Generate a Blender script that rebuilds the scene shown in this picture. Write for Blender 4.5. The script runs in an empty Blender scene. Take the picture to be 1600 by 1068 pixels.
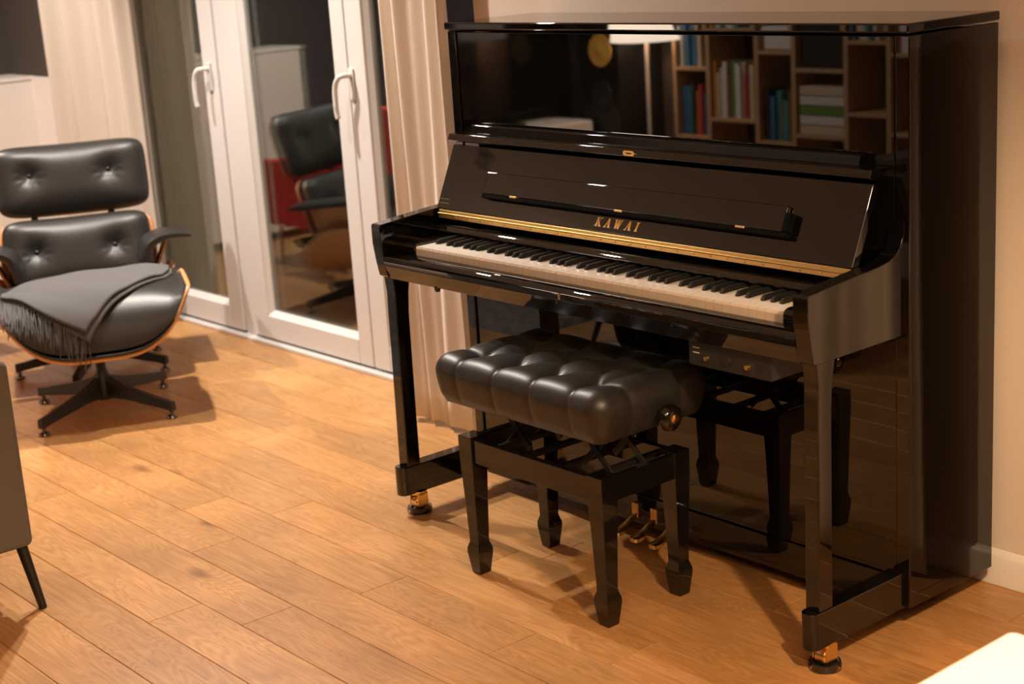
import bpy, bmesh, math, random
from mathutils import Vector, Matrix
random.seed(7)
S = bpy.context.scene
COL = S.collection
PI = math.pi
R = math.radians

# ------------------------------------------------------------------ camera
cam_data = bpy.data.cameras.new('camera')
cam = bpy.data.objects.new('camera', cam_data); COL.objects.link(cam)
rr = Vector((0.64435138, 0.76207406, -0.06367446)); uu = Vector((-0.15216134, 0.20936314, 0.9659265))
ff = Vector((-0.74943861, 0.61270728, -0.25086164))
M = Matrix.Identity(4)
for i in range(3):
    M[i][0] = rr[i]; M[i][1] = uu[i]; M[i][2] = -ff[i]
M[0][3], M[1][3], M[2][3] = 3.3912, -2.6202, 1.522
cam.matrix_world = M
cam_data.sensor_width = 36.0
cam_data.lens = 2480.74 / 1600 * 36
cam_data.clip_start = 0.05; cam_data.clip_end = 60
cam_data.dof.use_dof = True; cam_data.dof.focus_distance = 3.6; cam_data.dof.aperture_fstop = 4.0
S.camera = cam

# ------------------------------------------------------------------ world, exposure
w = bpy.data.worlds.new('night'); S.world = w; w.use_nodes = True
w.node_tree.nodes['Background'].inputs[0].default_value = (0.010, 0.012, 0.018, 1)
w.node_tree.nodes['Background'].inputs[1].default_value = 0.4
S.view_settings.view_transform = 'Standard'; S.view_settings.look = 'None'
S.view_settings.gamma = 1; S.view_settings.use_curve_mapping = False
S.view_settings.exposure = 1.45

def light(name, kind, loc, power, color, target=None, radius=0.03, spot=120, blend=0.5, size=None):
    d = bpy.data.lights.new(name, kind); d.energy = power; d.color = color
    if kind in ('SPOT', 'POINT'): d.shadow_soft_size = radius
    if kind == 'SPOT': d.spot_size = R(spot); d.spot_blend = blend
    if kind == 'AREA': d.shape = 'DISK'; d.size = size
    o = bpy.data.objects.new(name, d); COL.objects.link(o); o.location = loc
    if target is not None:
        o.rotation_euler = (Vector(target) - Vector(loc)).to_track_quat('-Z', 'Y').to_euler()
    return o
CW = (1.0, 0.89, 0.79); WW = (1.0, 0.68, 0.40)
SPOTS = [((-1.55, -0.20, 2.40), (-1.35, -0.35, 0), 108, 125), ((-0.97, -0.50, 2.40), (0.05, -0.55, 0), 54, 120), ((-2.75, -0.75, 2.40), (-3.1, -0.2, 0.4), 84, 125)]  # last spot is added to brighten the left cabinet and curtain
for (p, t, e, cone) in SPOTS:
    light('spot_lamp', 'SPOT', p, e, CW, t, 0.03, cone, 1.0)
light('spot_lamp', 'SPOT', (-3.0, -2.2, 2.40), 170, CW, (-2.6, -4.0, 0.6), 0.03, 110, 0.6)  # added spot that brightens the books mirrored in the lacquer
light('pendant_bulb', 'SPOT', (2.85, -1.15, 1.78), 70, WW, (2.75, -1.0, 0), 0.04, 145, 0.5)
light('fill_lamp', 'SPOT', (3.75, -2.95, 1.72), 190, WW, (3.6, -2.8, 2.5), 0.05, 130, 0.6)  # unseen up-light added for soft warm bounce off the ceiling

# ------------------------------------------------------------------ materials
def newmat(name):
    m = bpy.data.materials.new(name); m.use_nodes = True
    nt = m.node_tree
    return m, nt, nt.nodes['Principled BSDF']
def N(nt, t, **k):
    n = nt.nodes.new(t)
    for a, b in k.items(): setattr(n, a, b)
    return n
def plain(name, col, rough=0.5, metal=0.0, ior=1.5, bump=None, bscale=60, bstr=0.1, var=0.0, coat=0.0, stretch=None):
    m, nt, p = newmat(name)
    p.inputs['Base Color'].default_value = (*col, 1); p.inputs['Roughness'].default_value = rough
    p.inputs['Metallic'].default_value = metal; p.inputs['IOR'].default_value = ior
    p.inputs['Coat Weight'].default_value = coat
    tc = N(nt, 'ShaderNodeTexCoord'); no = N(nt, 'ShaderNodeTexNoise')
    no.inputs['Scale'].default_value = bscale; no.inputs['Detail'].default_value = 4
    if stretch:
        mp = N(nt, 'ShaderNodeMapping'); mp.inputs['Scale'].default_value = stretch
        nt.links.new(tc.outputs['Object'], mp.inputs['Vector']); nt.links.new(mp.outputs[0], no.inputs['Vector'])
    else: nt.links.new(tc.outputs['Object'], no.inputs['Vector'])
    if bump:
        b = N(nt, 'ShaderNodeBump'); b.inputs['Strength'].default_value = bstr; b.inputs['Distance'].default_value = bump
        nt.links.new(no.outputs[0], b.inputs['Height']); nt.links.new(b.outputs[0], p.inputs['Normal'])
    if var:
        mx = N(nt, 'ShaderNodeMix', data_type='RGBA')
        mx.inputs[6].default_value = (*[c * (1 - var) for c in col], 1); mx.inputs[7].default_value = (*[min(1, c * (1 + var)) for c in col], 1)
        nt.links.new(no.outputs[0], mx.inputs[0]); nt.links.new(mx.outputs[2], p.inputs['Base Color'])
    return m
def emis(name, col, st):
    m, nt, p = newmat(name)
    p.inputs['Base Color'].default_value = (*col, 1)
    p.inputs['Emission Color'].default_value = (*col, 1); p.inputs['Emission Strength'].default_value = st
    return m

LACQ = plain('black_polyester', (0.0035, 0.003, 0.0025), 0.015, ior=1.62)
LACQ_S = plain('black_polyester_bench', (0.006, 0.005, 0.004), 0.05, ior=1.55)
LEATHER = plain('black_leather', (0.018, 0.017, 0.016), 0.40, bump=0.002, bscale=240, bstr=0.25, var=0.2)
BENCHL = plain('bench_leather', (0.018, 0.016, 0.014), 0.42, bump=0.0015, bscale=320, bstr=0.2, var=0.15)
BRASS = plain('brass', (0.88, 0.60, 0.24), 0.24, metal=1.0, var=0.1)
BRASSB = plain('brushed_brass', (0.80, 0.52, 0.20), 0.33, metal=1.0, bump=0.0005, bscale=300, bstr=0.3, var=0.12)
IVORY = plain('ivory_plastic', (0.80, 0.74, 0.66), 0.22)
EBONY = plain('ebony_plastic', (0.012, 0.011, 0.010), 0.38)
CHROME = plain('steel', (0.6, 0.58, 0.55), 0.2, metal=1.0)
DKSTEEL = plain('dark_steel', (0.16, 0.14, 0.12), 0.25, metal=1.0)
BLKMET = plain('black_metal', (0.012, 0.011, 0.010), 0.42)
UNDERSHADE = plain('black_undershade', (0.003, 0.003, 0.003), 1.0)  # matt black with the shade of the desk undercut put into the colour
UNDERSHADE.node_tree.nodes['Principled BSDF'].inputs['Specular IOR Level'].default_value = 0.1
BLKPL = plain('black_plastic', (0.015, 0.014, 0.013), 0.5)
PVC = plain('white_pvc', (0.60, 0.585, 0.57), 0.28)
PVCSHADE = plain('grey_gasket', (0.18, 0.16, 0.14), 0.6)
WALLM = plain('wall_paint', (0.72, 0.62, 0.53), 0.85, bump=0.002, bscale=180, bstr=0.15, var=0.03)
CEILM = plain('ceiling_paint', (0.80, 0.76, 0.70), 0.9)
TAUPE = plain('taupe_paint', (0.060, 0.046, 0.036), 0.8, bump=0.002, bscale=150, bstr=0.1, var=0.04)
WHITE = plain('white_paint', (0.78, 0.73, 0.68), 0.4)
CURT = plain('curtain_cloth', (0.80, 0.71, 0.62), 0.85, bump=0.001, bscale=500, bstr=0.2, var=0.04)
_n = CURT.node_tree; _t = N(_n, 'ShaderNodeBsdfTranslucent'); _t.inputs[0].default_value = (0.80, 0.68, 0.56, 1)
_m = N(_n, 'ShaderNodeMixShader'); _m.inputs[0].default_value = 0.12
_n.links.new(_n.nodes['Principled BSDF'].outputs[0], _m.inputs[1]); _n.links.new(_t.outputs[0], _m.inputs[2]); _n.links.new(_m.outputs[0], _n.nodes['Material Output'].inputs[0])
SOFAM = plain('sofa_fabric', (0.150, 0.135, 0.118), 0.95, bump=0.0015, bscale=700, bstr=0.6, var=0.25)
THROW = plain('grey_wool', (0.100, 0.096, 0.096), 0.95, bump=0.002, bscale=420, bstr=0.7, var=0.35)
PLY = plain('plywood_edge', (0.62, 0.29, 0.11), 0.4, bscale=40, var=0.2, stretch=(1, 1, 14))
ROSE = plain('rosewood_veneer', (0.20, 0.07, 0.025), 0.35, bscale=25, var=0.5, stretch=(1, 8, 8))
PINE = plain('pine_shelf', (0.52, 0.32, 0.17), 0.55, bscale=20, var=0.2, stretch=(6, 6, 1))
RUG = plain('shaggy_rug', (0.17, 0.155, 0.14), 0.98, bump=0.03, bscale=22, bstr=1.0, var=0.6)
RED = plain('red_cloth', (0.50, 0.025, 0.02), 0.8)
DECK = plain('terrace_deck', (0.10, 0.07, 0.05), 0.7, bump=0.004, bscale=30, var=0.3)
YELC = plain('yellow_cone', (0.75, 0.42, 0.08), 0.5)
SCREEN = plain('dark_screen', (0.006, 0.006, 0.007), 0.1)
PAPER = plain('paper', (0.75, 0.71, 0.66), 0.8)
TABLEW = plain('white_laminate', (0.88, 0.87, 0.85), 0.35)
SHADE = emis('lamp_shade', (1.0, 0.80, 0.62), 4.5)
CLEAR, _nt, _p = newmat('clear_plastic')
_p.inputs['Base Color'].default_value = (0.9, 0.88, 0.86, 1); _p.inputs['Roughness'].default_value = 0.03
_p.inputs['Transmission Weight'].default_value = 1.0; _p.inputs['IOR'].default_value = 1.45

GLASS = bpy.data.materials.new('window_glass'); GLASS.use_nodes = True
nt = GLASS.node_tree; nt.nodes.clear()
o_ = N(nt, 'ShaderNodeOutputMaterial'); mx = N(nt, 'ShaderNodeMixShader'); fr = N(nt, 'ShaderNodeFresnel')
tr = N(nt, 'ShaderNodeBsdfTransparent'); gl = N(nt, 'ShaderNodeBsdfGlossy')
bf = N(nt, 'ShaderNodeNewGeometry'); im = N(nt, 'ShaderNodeMix'); im.inputs[2].default_value = 2.25; im.inputs[3].default_value = 0.444
nt.links.new(bf.outputs['Backfacing'], im.inputs[0]); nt.links.new(im.outputs[0], fr.inputs['IOR'])
gl.inputs["Roughness"].default_value = 0.0
tr.inputs['Color'].default_value = (0.93, 0.96, 0.94, 1)
nt.links.new(fr.outputs[0], mx.inputs[0]); nt.links.new(tr.outputs[0], mx.inputs[1]); nt.links.new(gl.outputs[0], mx.inputs[2])
nt.links.new(mx.outputs[0], o_.inputs[0])

# oak floor boards : grain, growth rings and knots in each board's own coordinates
OAK, nt, p = newmat('oak_board')
tc = N(nt, 'ShaderNodeTexCoord'); oi = N(nt, 'ShaderNodeObjectInfo')
vm = N(nt, 'ShaderNodeVectorMath', operation='SCALE'); vm.inputs[0].default_value = (37.0, 11.0, 5.0)
nt.links.new(oi.outputs['Random'], vm.inputs['Scale'])
va = N(nt, 'ShaderNodeVectorMath', operation='ADD')
nt.links.new(tc.outputs['Object'], va.inputs[0]); nt.links.new(vm.outputs[0], va.inputs[1])
m1 = N(nt, 'ShaderNodeMapping'); m1.inputs['Scale'].default_value = (0.9, 30, 1)
fine = N(nt, 'ShaderNodeTexNoise'); fine.inputs['Scale'].default_value = 5; fine.inputs['Detail'].default_value = 8; fine.inputs['Roughness'].default_value = 0.65
nt.links.new(va.outputs[0], m1.inputs[0]); nt.links.new(m1.outputs[0], fine.inputs['Vector'])
m2 = N(nt, 'ShaderNodeMapping'); m2.inputs['Scale'].default_value = (1.1, 7.5, 1)
nt.links.new(va.outputs[0], m2.inputs[0])
big = N(nt, 'ShaderNodeTexNoise'); big.inputs['Scale'].default_value = 1.4; big.inputs['Detail'].default_value = 2; big.inputs['Distortion'].default_value = 0.6
nt.links.new(m2.outputs[0], big.inputs['Vector'])
rg = N(nt, 'ShaderNodeMath', operation='MULTIPLY'); rg.inputs[1].default_value = 120.0
nt.links.new(big.outputs[0], rg.inputs[0])
sn = N(nt, 'ShaderNodeMath', operation='SINE'); nt.links.new(rg.outputs[0], sn.inputs[0])
mr = N(nt, 'ShaderNodeMapRange'); mr.inputs[1].default_value = -1; mr.inputs[2].default_value = 1; mr.inputs[3].default_value = 0; mr.inputs[4].default_value = 1
nt.links.new(sn.outputs[0], mr.inputs[0])
cr = N(nt, 'ShaderNodeValToRGB')
cr.color_ramp.elements[0].position = 0.28; cr.color_ramp.elements[0].color = (0.40, 0.190, 0.062, 1)
cr.color_ramp.elements[1].position = 0.72; cr.color_ramp.elements[1].color = (0.61, 0.325, 0.122, 1)
mixf = N(nt, 'ShaderNodeMath', operation='MULTIPLY_ADD'); mixf.inputs[1].default_value = 0.17
nt.links.new(mr.outputs[0], mixf.inputs[0]); 
sc_ = N(nt, 'ShaderNodeMath', operation='MULTIPLY'); sc_.inputs[1].default_value = 0.82
nt.links.new(fine.outputs[0], sc_.inputs[0]); nt.links.new(sc_.outputs[0], mixf.inputs[2])
nt.links.new(mixf.outputs[0], cr.inputs[0])
hs = N(nt, 'ShaderNodeHueSaturation')
rv = N(nt, 'ShaderNodeMapRange'); rv.inputs[3].default_value = 0.90; rv.inputs[4].default_value = 1.06
nt.links.new(oi.outputs['Random'], rv.inputs[0]); nt.links.new(rv.outputs[0], hs.inputs['Value']); nt.links.new(cr.outputs[0], hs.inputs['Color'])
# soft cloudy tone
cl = N(nt, 'ShaderNodeTexNoise'); cl.inputs['Scale'].default_value = 3.2; cl.inputs['Detail'].default_value = 3
nt.links.new(va.outputs[0], cl.inputs['Vector'])
clr = N(nt, 'ShaderNodeMapRange'); clr.inputs[1].default_value = 0.3; clr.inputs[2].default_value = 0.7; clr.inputs[3].default_value = 0.76; clr.inputs[4].default_value = 1.08
nt.links.new(cl.outputs[0], clr.inputs[0])
mlt = N(nt, 'ShaderNodeMix', data_type='RGBA', blend_type='MULTIPLY'); mlt.inputs[0].default_value = 1
nt.links.new(hs.outputs[0], mlt.inputs[6]); nt.links.new(clr.outputs[0], mlt.inputs[7])
# knots
kn = N(nt, 'ShaderNodeTexVoronoi'); kn.inputs['Scale'].default_value = 1.0
m3 = N(nt, 'ShaderNodeMapping'); m3.inputs['Scale'].default_value = (1.3, 3.4, 1)
nt.links.new(va.outputs[0], m3.inputs[0])
wp = N(nt, 'ShaderNodeVectorMath', operation='ADD')
wn = N(nt, 'ShaderNodeTexNoise'); wn.inputs['Scale'].default_value = 14
wsx = N(nt, 'ShaderNodeVectorMath', operation='SCALE'); wsx.inputs['Scale'].default_value = 0.09
nt.links.new(va.outputs[0], wn.inputs['Vector']); nt.links.new(wn.outputs[1], wsx.inputs[0])
nt.links.new(m3.outputs[0], wp.inputs[0]); nt.links.new(wsx.outputs[0], wp.inputs[1]); nt.links.new(wp.outputs[0], kn.inputs['Vector'])
kr = N(nt, 'ShaderNodeValToRGB')
kr.color_ramp.elements[0].position = 0.015; kr.color_ramp.elements[0].color = (0.30, 0.24, 0.20, 1)
kr.color_ramp.elements[1].position = 0.085; kr.color_ramp.elements[1].color = (1, 1, 1, 1)
nt.links.new(kn.outputs['Distance'], kr.inputs[0])
mk = N(nt, 'ShaderNodeMix', data_type='RGBA', blend_type='MULTIPLY'); mk.inputs[0].default_value = 0.85
nt.links.new(mlt.outputs[2], mk.inputs[6]); nt.links.new(kr.outputs[0], mk.inputs[7])
nt.links.new(mk.outputs[2], p.inputs['Base Color'])
p.inputs['Roughness'].default_value = 0.36
bp = N(nt, 'ShaderNodeBump'); bp.inputs['Strength'].default_value = 0.12; bp.inputs['Distance'].default_value = 0.001
nt.links.new(fine.outputs[0], bp.inputs['Height']); nt.links.new(bp.outputs[0], p.inputs['Normal'])

# ------------------------------------------------------------------ helpers
def link(name, me, mat, parent=None, smooth=None, bev=0, seg=2, loc=None, rot=None):
    o = bpy.data.objects.new(name, me); COL.objects.link(o)
    if mat is not None and not me.materials: me.materials.append(mat)
    if parent is not None: o.parent = parent
    if loc is not None: o.location = loc
    if rot is not None: o.rotation_euler = rot
    if smooth is not None:
        for q in me.polygons: q.use_smooth = True
        if smooth < 179: me.set_sharp_from_angle(angle=R(smooth))
    if bev:
        b = o.modifiers.new('bevel', 'BEVEL'); b.width = bev; b.segments = seg; b.limit_method = 'ANGLE'; b.angle_limit = R(35)
        b.harden_normals = True
        if smooth is None:
            for q in me.polygons: q.use_smooth = True
            me.set_sharp_from_angle(angle=R(30))
    return o
def done(bm, name, mat, parent=None, **k):
    me = bpy.data.meshes.new(name); bm.normal_update(); bm.to_mesh(me); bm.free()
    return link(name, me, mat, parent, **k)
def bx(bm, x0, x1, y0, y1, z0, z1, m=None):
    vs = [bm.verts.new((x, y, z)) for x in (x0, x1) for y in (y0, y1) for z in (z0, z1)]
    if m is not None:
        for v in vs: v.co = m @ v.co
    for a in ((0, 1, 3, 2), (4, 6, 7, 5), (0, 4, 5, 1), (2, 3, 7, 6), (0, 2, 6, 4), (1, 5, 7, 3)):
        bm.faces.new([vs[i] for i in a])
    return vs
def box(name, mat, x0, x1, y0, y1, z0, z1, parent=None, bev=0.002, **k):
    bm = bmesh.new(); bx(bm, x0, x1, y0, y1, z0, z1)
    return done(bm, name, mat, parent, bev=bev, **k)
def prism(bm, pts, a, b, axis):
    """pts in the two other axes (cyclic order), extruded from a to b along axis"""
    def mkv(q, t):
        if axis == 0: return (t, q[0], q[1])
        if axis == 1: return (q[0], t, q[1])
        return (q[0], q[1], t)
    A = [bm.verts.new(mkv(q, a)) for q in pts]; B = [bm.verts.new(mkv(q, b)) for q in pts]
    n = len(pts)
    bm.faces.new(A); bm.faces.new(B[::-1])
    for i in range(n): bm.faces.new((A[i], B[i], B[(i + 1) % n], A[(i + 1) % n]))
    bmesh.ops.recalc_face_normals(bm, faces=bm.faces[:])
def lathe(bm, prof, seg=24, m=None):
    rings = []
    for (r, z) in prof:
        if r < 1e-6: rings.append([bm.verts.new((0, 0, z))])
        else: rings.append([bm.verts.new((r * math.cos(2 * PI * i / seg), r * math.sin(2 * PI * i / seg), z)) for i in range(seg)])
    for a, b in zip(rings, rings[1:]):
        for i in range(seg):
            j = (i + 1) % seg
            f = []
            if len(a) == 1 and len(b) == 1: continue
            if len(a) == 1: f = (a[0], b[j], b[i])
            elif len(b) == 1: f = (a[i], a[j], b[0])
            else: f = (a[i], a[j], b[j], b[i])
            bm.faces.new(f)
    vs = [v for r_ in rings for v in r_]
    if m is not None:
        for v in vs: v.co = m @ v.co
    bmesh.ops.recalc_face_normals(bm, faces=bm.faces[:])
def tube(bm, pts, r, seg=10, cap=True, flat=1.0):
    pts = [Vector(q) for q in pts]; rs = r if isinstance(r, (list, tuple)) else [r] * len(pts)
    rings = []; up = Vector((0, 0, 1))
    for i, q in enumerate(pts):
        d = (pts[min(i + 1, len(pts) - 1)] - pts[max(i - 1, 0)]).normalized()
        a = d.cross(up)
        if a.length < 1e-3: a = d.cross(Vector((0, 1, 0)))
        a.normalize(); b = d.cross(a).normalized()
        rings.append([bm.verts.new(q + a * (rs[i] * math.cos(2 * PI * k / seg)) + b * (rs[i] * flat * math.sin(2 * PI * k / seg))) for k in range(seg)])
    for A, B in zip(rings, rings[1:]):
        for k in range(seg): bm.faces.new((A[k], A[(k + 1) % seg], B[(k + 1) % seg], B[k]))
    if cap: bm.faces.new(rings[0][::-1]); bm.faces.new(rings[-1])
def gridmesh(bm, nu, nv, f, close=False):
    g = [[bm.verts.new(f(i / nu, j / nv)) for j in range(nv + 1)] for i in range(nu + 1)]
    for i in range(nu):
        for j in range(nv): bm.faces.new((g[i][j], g[i + 1][j], g[i + 1][j + 1], g[i][j + 1]))
    return g
def stadium(cx, cz, w_, h_, n=10):
    q = [(cx + w_ / 2 + h_ / 2 * math.cos(a), cz + h_ / 2 * math.sin(a)) for a in [(-PI / 2) + PI * k / n for k in range(n + 1)]]
    return q + [(cx - w_ / 2 - h_ / 2 * math.cos(a), cz - h_ / 2 * math.sin(a)) for a in [(-PI / 2) + PI * k / n for k in range(n + 1)]]
def thing(name, label, cat, loc=(0, 0, 0), rz=0, group=None):
    o = bpy.data.objects.new(name, None); COL.objects.link(o); o.empty_display_size = 0.1
    o.location = loc; o.rotation_euler = (0, 0, rz); return tag(o, label, cat, group)
def tag(o, label, cat, group=None):
    o['label'] = label; o['category'] = cat
    if group: o['group'] = group
    return o
def struct(o, label=None):
    o['kind'] = 'structure'
    if label: o['label'] = label
    return o
def rotx(a): return Matrix.Rotation(a, 4, 'X')
def roty(a): return Matrix.Rotation(a, 4, 'Y')
def T(x, y, z): return Matrix.Translation((x, y, z))
def lerp(a, b, t): return a + (b - a) * t
def curve(pts, t):
    n = len(pts) - 1; x = min(max(t, 0), 1) * n; i = min(int(x), n - 1); f = x - i
    return tuple(lerp(a, b, f) for a, b in zip(pts[i], pts[i + 1]))
def spline(pts, n):
    out = []; P_ = [Vector(q) for q in pts]
    for i in range(len(P_) - 1):
        p0 = P_[max(i - 1, 0)]; p1 = P_[i]; p2 = P_[i + 1]; p3 = P_[min(i + 2, len(P_) - 1)]
        for k in range(n):
            t = k / n
            out.append(0.5 * ((2 * p1) + (p2 - p0) * t + (2 * p0 - 5 * p1 + 4 * p2 - p3) * t * t + (3 * p1 - p0 - 3 * p2 + p3) * t ** 3))
    out.append(P_[-1]); return out

# ------------------------------------------------------------------ the room
YW, YG = 0.352, 0.50          # plane of the wall behind the piano, plane of the door sashes
XL, XR, YB, ZC = -4.12, 4.6, -4.35, 2.5
fl = struct(box('floor', plain('floor_joint', (0.045, 0.022, 0.010), 0.8), XL, XR, YB, 0.62, -0.06, -0.0035, bev=0), 'oak plank floor with dark narrow joints')
known = {0: [-2.9, -0.9, 0.55], 1: [-3.3, -1.5, 0.468, 1.9], 2: [-2.6, -1.3, -0.264, 1.1], 3: [-1.9, -0.493, 0.381, 0.866, 2.1], 4: [-3.0, -1.55, -0.183, 1.45], 5: [-2.2, -0.9, 0.319, 1.8], 6: [-1.1, 0.134, 1.2]}
PWD = 0.1455
r0 = -5
for r in range(r0, 30):
    y1 = -0.102 - PWD * r; y0 = y1 - PWD
    if y0 > 0.62 or y1 < YB: continue
    y1 = min(y1, 0.62); y0 = max(y0, YB)
    if r in known: js = list(known[r])
    else:
        js = []; x = XL + random.uniform(0.4, 1.5)
        while x < XR - 0.5: js.append(x); x += random.uniform(0.9, 1.9)
    js = [XL] + [j for j in js if XL < j < XR - 0.2]
    while XR - js[-1] > 2.2: js.append(js[-1] + random.uniform(1.1, 1.9))
    js.append(XR)
    for a, b in zip(js, js[1:]):
        hx, hy = (b - a) / 2 - 0.0006, (y1 - y0) / 2 - 0.0006
        bm = bmesh.new(); c = 0.0011
        lo = [bm.verts.new(q) for q in ((-hx, -hy, -0.0035), (hx, -hy, -0.0035), (hx, hy, -0.0035), (-hx, hy, -0.0035))]
        md = [bm.verts.new(q) for q in ((-hx, -hy, -c), (hx, -hy, -c), (hx, hy, -c), (-hx, hy, -c))]
        tp = [bm.verts.new(q) for q in ((-hx + c, -hy + c, 0), (hx - c, -hy + c, 0), (hx - c, hy - c, 0), (-hx + c, hy - c, 0))]
        for A, B in ((lo, md), (md, tp)):
            for k in range(4): bm.faces.new((A[k], A[(k + 1) % 4], B[(k + 1) % 4], B[k]))
        bm.faces.new(tp)
        done(bm, 'plank', OAK, fl, loc=((a + b) / 2, (y0 + y1) / 2, 0))

struct(box('ceiling', CEILM, XL - 0.1, XR + 0.1, YB - 0.1, 0.75, ZC, ZC + 0.1, bev=0))
# wall behind the piano, with the door opening from -3.05 to -0.30
struct(box('wall_back', WALLM, -0.30, XR, YW, 0.62, 0, ZC, bev=0), 'warm white wall behind the piano')
struct(box('wall_corner', TAUPE, XL, -2.98, 0.505, 0.62, 0, ZC, bev=0), 'dark taupe wall left of the glazed doors')
struct(box('trim_5', WHITE, -3.835, -2.99, 0.485, 0.504, 0, 1.0, bev=0.002), 'white wainscot board left of the glazed doors')
wl = bmesh.new(); bx(wl, -2.98, -0.30, 0.45, 0.62, 2.25, ZC)
struct(done(wl, 'wall_window', WALLM), 'white wall around the glazed doors')
struct(box('wall_left', TAUPE, XL - 0.1, XL, YB, 0.62, 0, ZC, bev=0), 'dark taupe wall')
struct(box('wall_front', TAUPE, XL, XR, YB - 0.1, YB, 0, ZC, bev=0), 'dark taupe wall opposite the piano')
struct(box('wall_right', TAUPE, XR, XR + 0.1, YB, 0.62, 0, ZC, bev=0))
bm = bmesh.new()
prism(bm, [(YW, 0.0), (YW - 0.014, 0.0), (YW - 0.014, 0.068), (YW - 0.011, 0.074), (YW, 0.085)], -0.30, XR, 0)
struct(done(bm, 'baseboard_back', WHITE, bev=0.0015), 'white baseboard with a sloped top edge')

# glazed doors
def sash(name, x0, x1, z0, z1, y, st=0.085, sr=None, dep=0.06, label=None, bot=0.095):
    sr = sr if sr is not None else st
    rt = bpy.data.objects.new(name, None); COL.objects.link(rt); rt.location = (0, 0, 0); rt['kind'] = 'structure'
    if label: rt['label'] = label
    for (a, b, c, d, n) in ((x0, x0 + st, z0, z1, 'stile'), (x1 - sr, x1, z0, z1, 'stile'), (x0 + st, x1 - sr, z0, z0 + bot, 'bottom_rail'), (x0 + st, x1 - sr, z1 - 0.09, z1, 'top_rail')):
        bm = bmesh.new()
        bx(bm, a, b, y, y + dep, c, d)
        done(bm, n, PVC, rt, bev=0.006, seg=3)
    # glazing bead, sloping in towards the glass
    gx0, gx1, gz0, gz1 = x0 + st, x1 - sr, z0 + bot, z1 - 0.09
    bm = bmesh.new(); b_ = 0.016
    o1 = [bm.verts.new(q) for q in ((gx0, y + 0.006, gz0), (gx1, y + 0.006, gz0), (gx1, y + 0.006, gz1), (gx0, y + 0.006, gz1))]
    o2 = [bm.verts.new(q) for q in ((gx0 + b_, y + 0.024, gz0 + b_), (gx1 - b_, y + 0.024, gz0 + b_), (gx1 - b_, y + 0.024, gz1 - b_), (gx0 + b_, y + 0.024, gz1 - b_))]
    o3 = [bm.verts.new(q) for q in ((gx0 + b_, y + 0.05, gz0 + b_), (gx1 - b_, y + 0.05, gz0 + b_), (gx1 - b_, y + 0.05, gz1 - b_), (gx0 + b_, y + 0.05, gz1 - b_))]
    for A, B in ((o1, o2), (o2, o3)):
        for k in range(4): bm.faces.new((A[k], A[(k + 1) % 4], B[(k + 1) % 4], B[k]))
    done(bm, 'glazing_bead', PVC, rt)
    for yy in (0.026, 0.044):
        bm = bmesh.new(); bx(bm, gx0 + 0.012, gx1 - 0.012, y + yy, y + yy + 0.004, gz0 + 0.012, gz1 - 0.012)
        done(bm, 'pane', GLASS, rt)
    bm = bmesh.new()
    for (a, b, c, d) in ((gx0 + 0.014, gx0 + 0.020, gz0, gz1), (gx1 - 0.020, gx1 - 0.014, gz0, gz1), (gx0, gx1, gz0 + 0.014, gz0 + 0.020)):
        bx(bm, a, b, y + 0.0305, y + 0.0435, c, d)
    done(bm, 'glass_spacer', plain('spacer', (0.35, 0.36, 0.34), 0.4, metal=0.6), rt)
    return rt
def handle(x, y, z, parent):
    bm = bmesh.new()
    bx(bm, x - 0.014, x + 0.014, y - 0.009, y, z - 0.075, z + 0.035)
    h = done(bm, 'handle_plate', PVC, parent, bev=0.005, seg=3)
    bm = bmesh.new()
    tube(bm, spline([(x, y - 0.005, z + 0.01), (x, y - 0.035, z + 0.012), (x - 0.012, y - 0.052, z + 0.005), (x - 0.03, y - 0.056, z - 0.03), (x - 0.034, y - 0.056, z - 0.10), (x - 0.030, y - 0.054, z - 0.135)], 5), 0.0095, 10)
    done(bm, 'door_handle', PVC, h, smooth=180)
d1 = sash('door_1', -2.90, -2.125, 0.022, 2.16, YG, st=0.085, sr=0.105, label='white glazed terrace door left of the mullion')
handle(-2.175, YG, 1.062, d1)
d2 = sash('door_2', -2.045, -1.222, 0.022, 2.16, YG, st=0.115, sr=0.085, label='white glazed terrace door with a wide pane')
d3 = sash('door_3', -1.216, -0.42, 0.022, 2.16, YG, st=0.100, sr=0.085, label='white glazed terrace door half behind the curtain')
handle(-1.196, YG, 1.062, d3)
tm = bmesh.new()
bx(tm, -2.118, -2.052, YG + 0.008, YG + 0.09, 0.0, 2.25)
for a, b in ((-2.98, -2.908), (-0.412, -0.30)): bx(tm, a, b, YG + 0.008, YG + 0.09, 0.0, 2.25)
bx(tm, -2.908, -0.412, YG + 0.008, YG + 0.09, 2.168, 2.25)
struct(done(tm, 'trim_1', PVC, bev=0.004), 'white outer frame of the glazed doors')
struct(box('trim_2', PVC, -2.98, -0.30, YG - 0.022, YG + 0.02, 0.0, 0.014, bev=0.003), 'white threshold strip along the floor')
struct(box('trim_3', PVCSHADE, -2.98, -0.30, YG + 0.03, YG + 0.09, 0.0, 0.02, bev=0.002), 'grey gasket under the glazed doors')
# reveal between the piano wall and the doors
struct(box('trim_4', WALLM, -0.32, -0.30, YW, YG + 0.02, 0, 2.25, bev=0), 'white reveal at the right of the doors')

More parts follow.
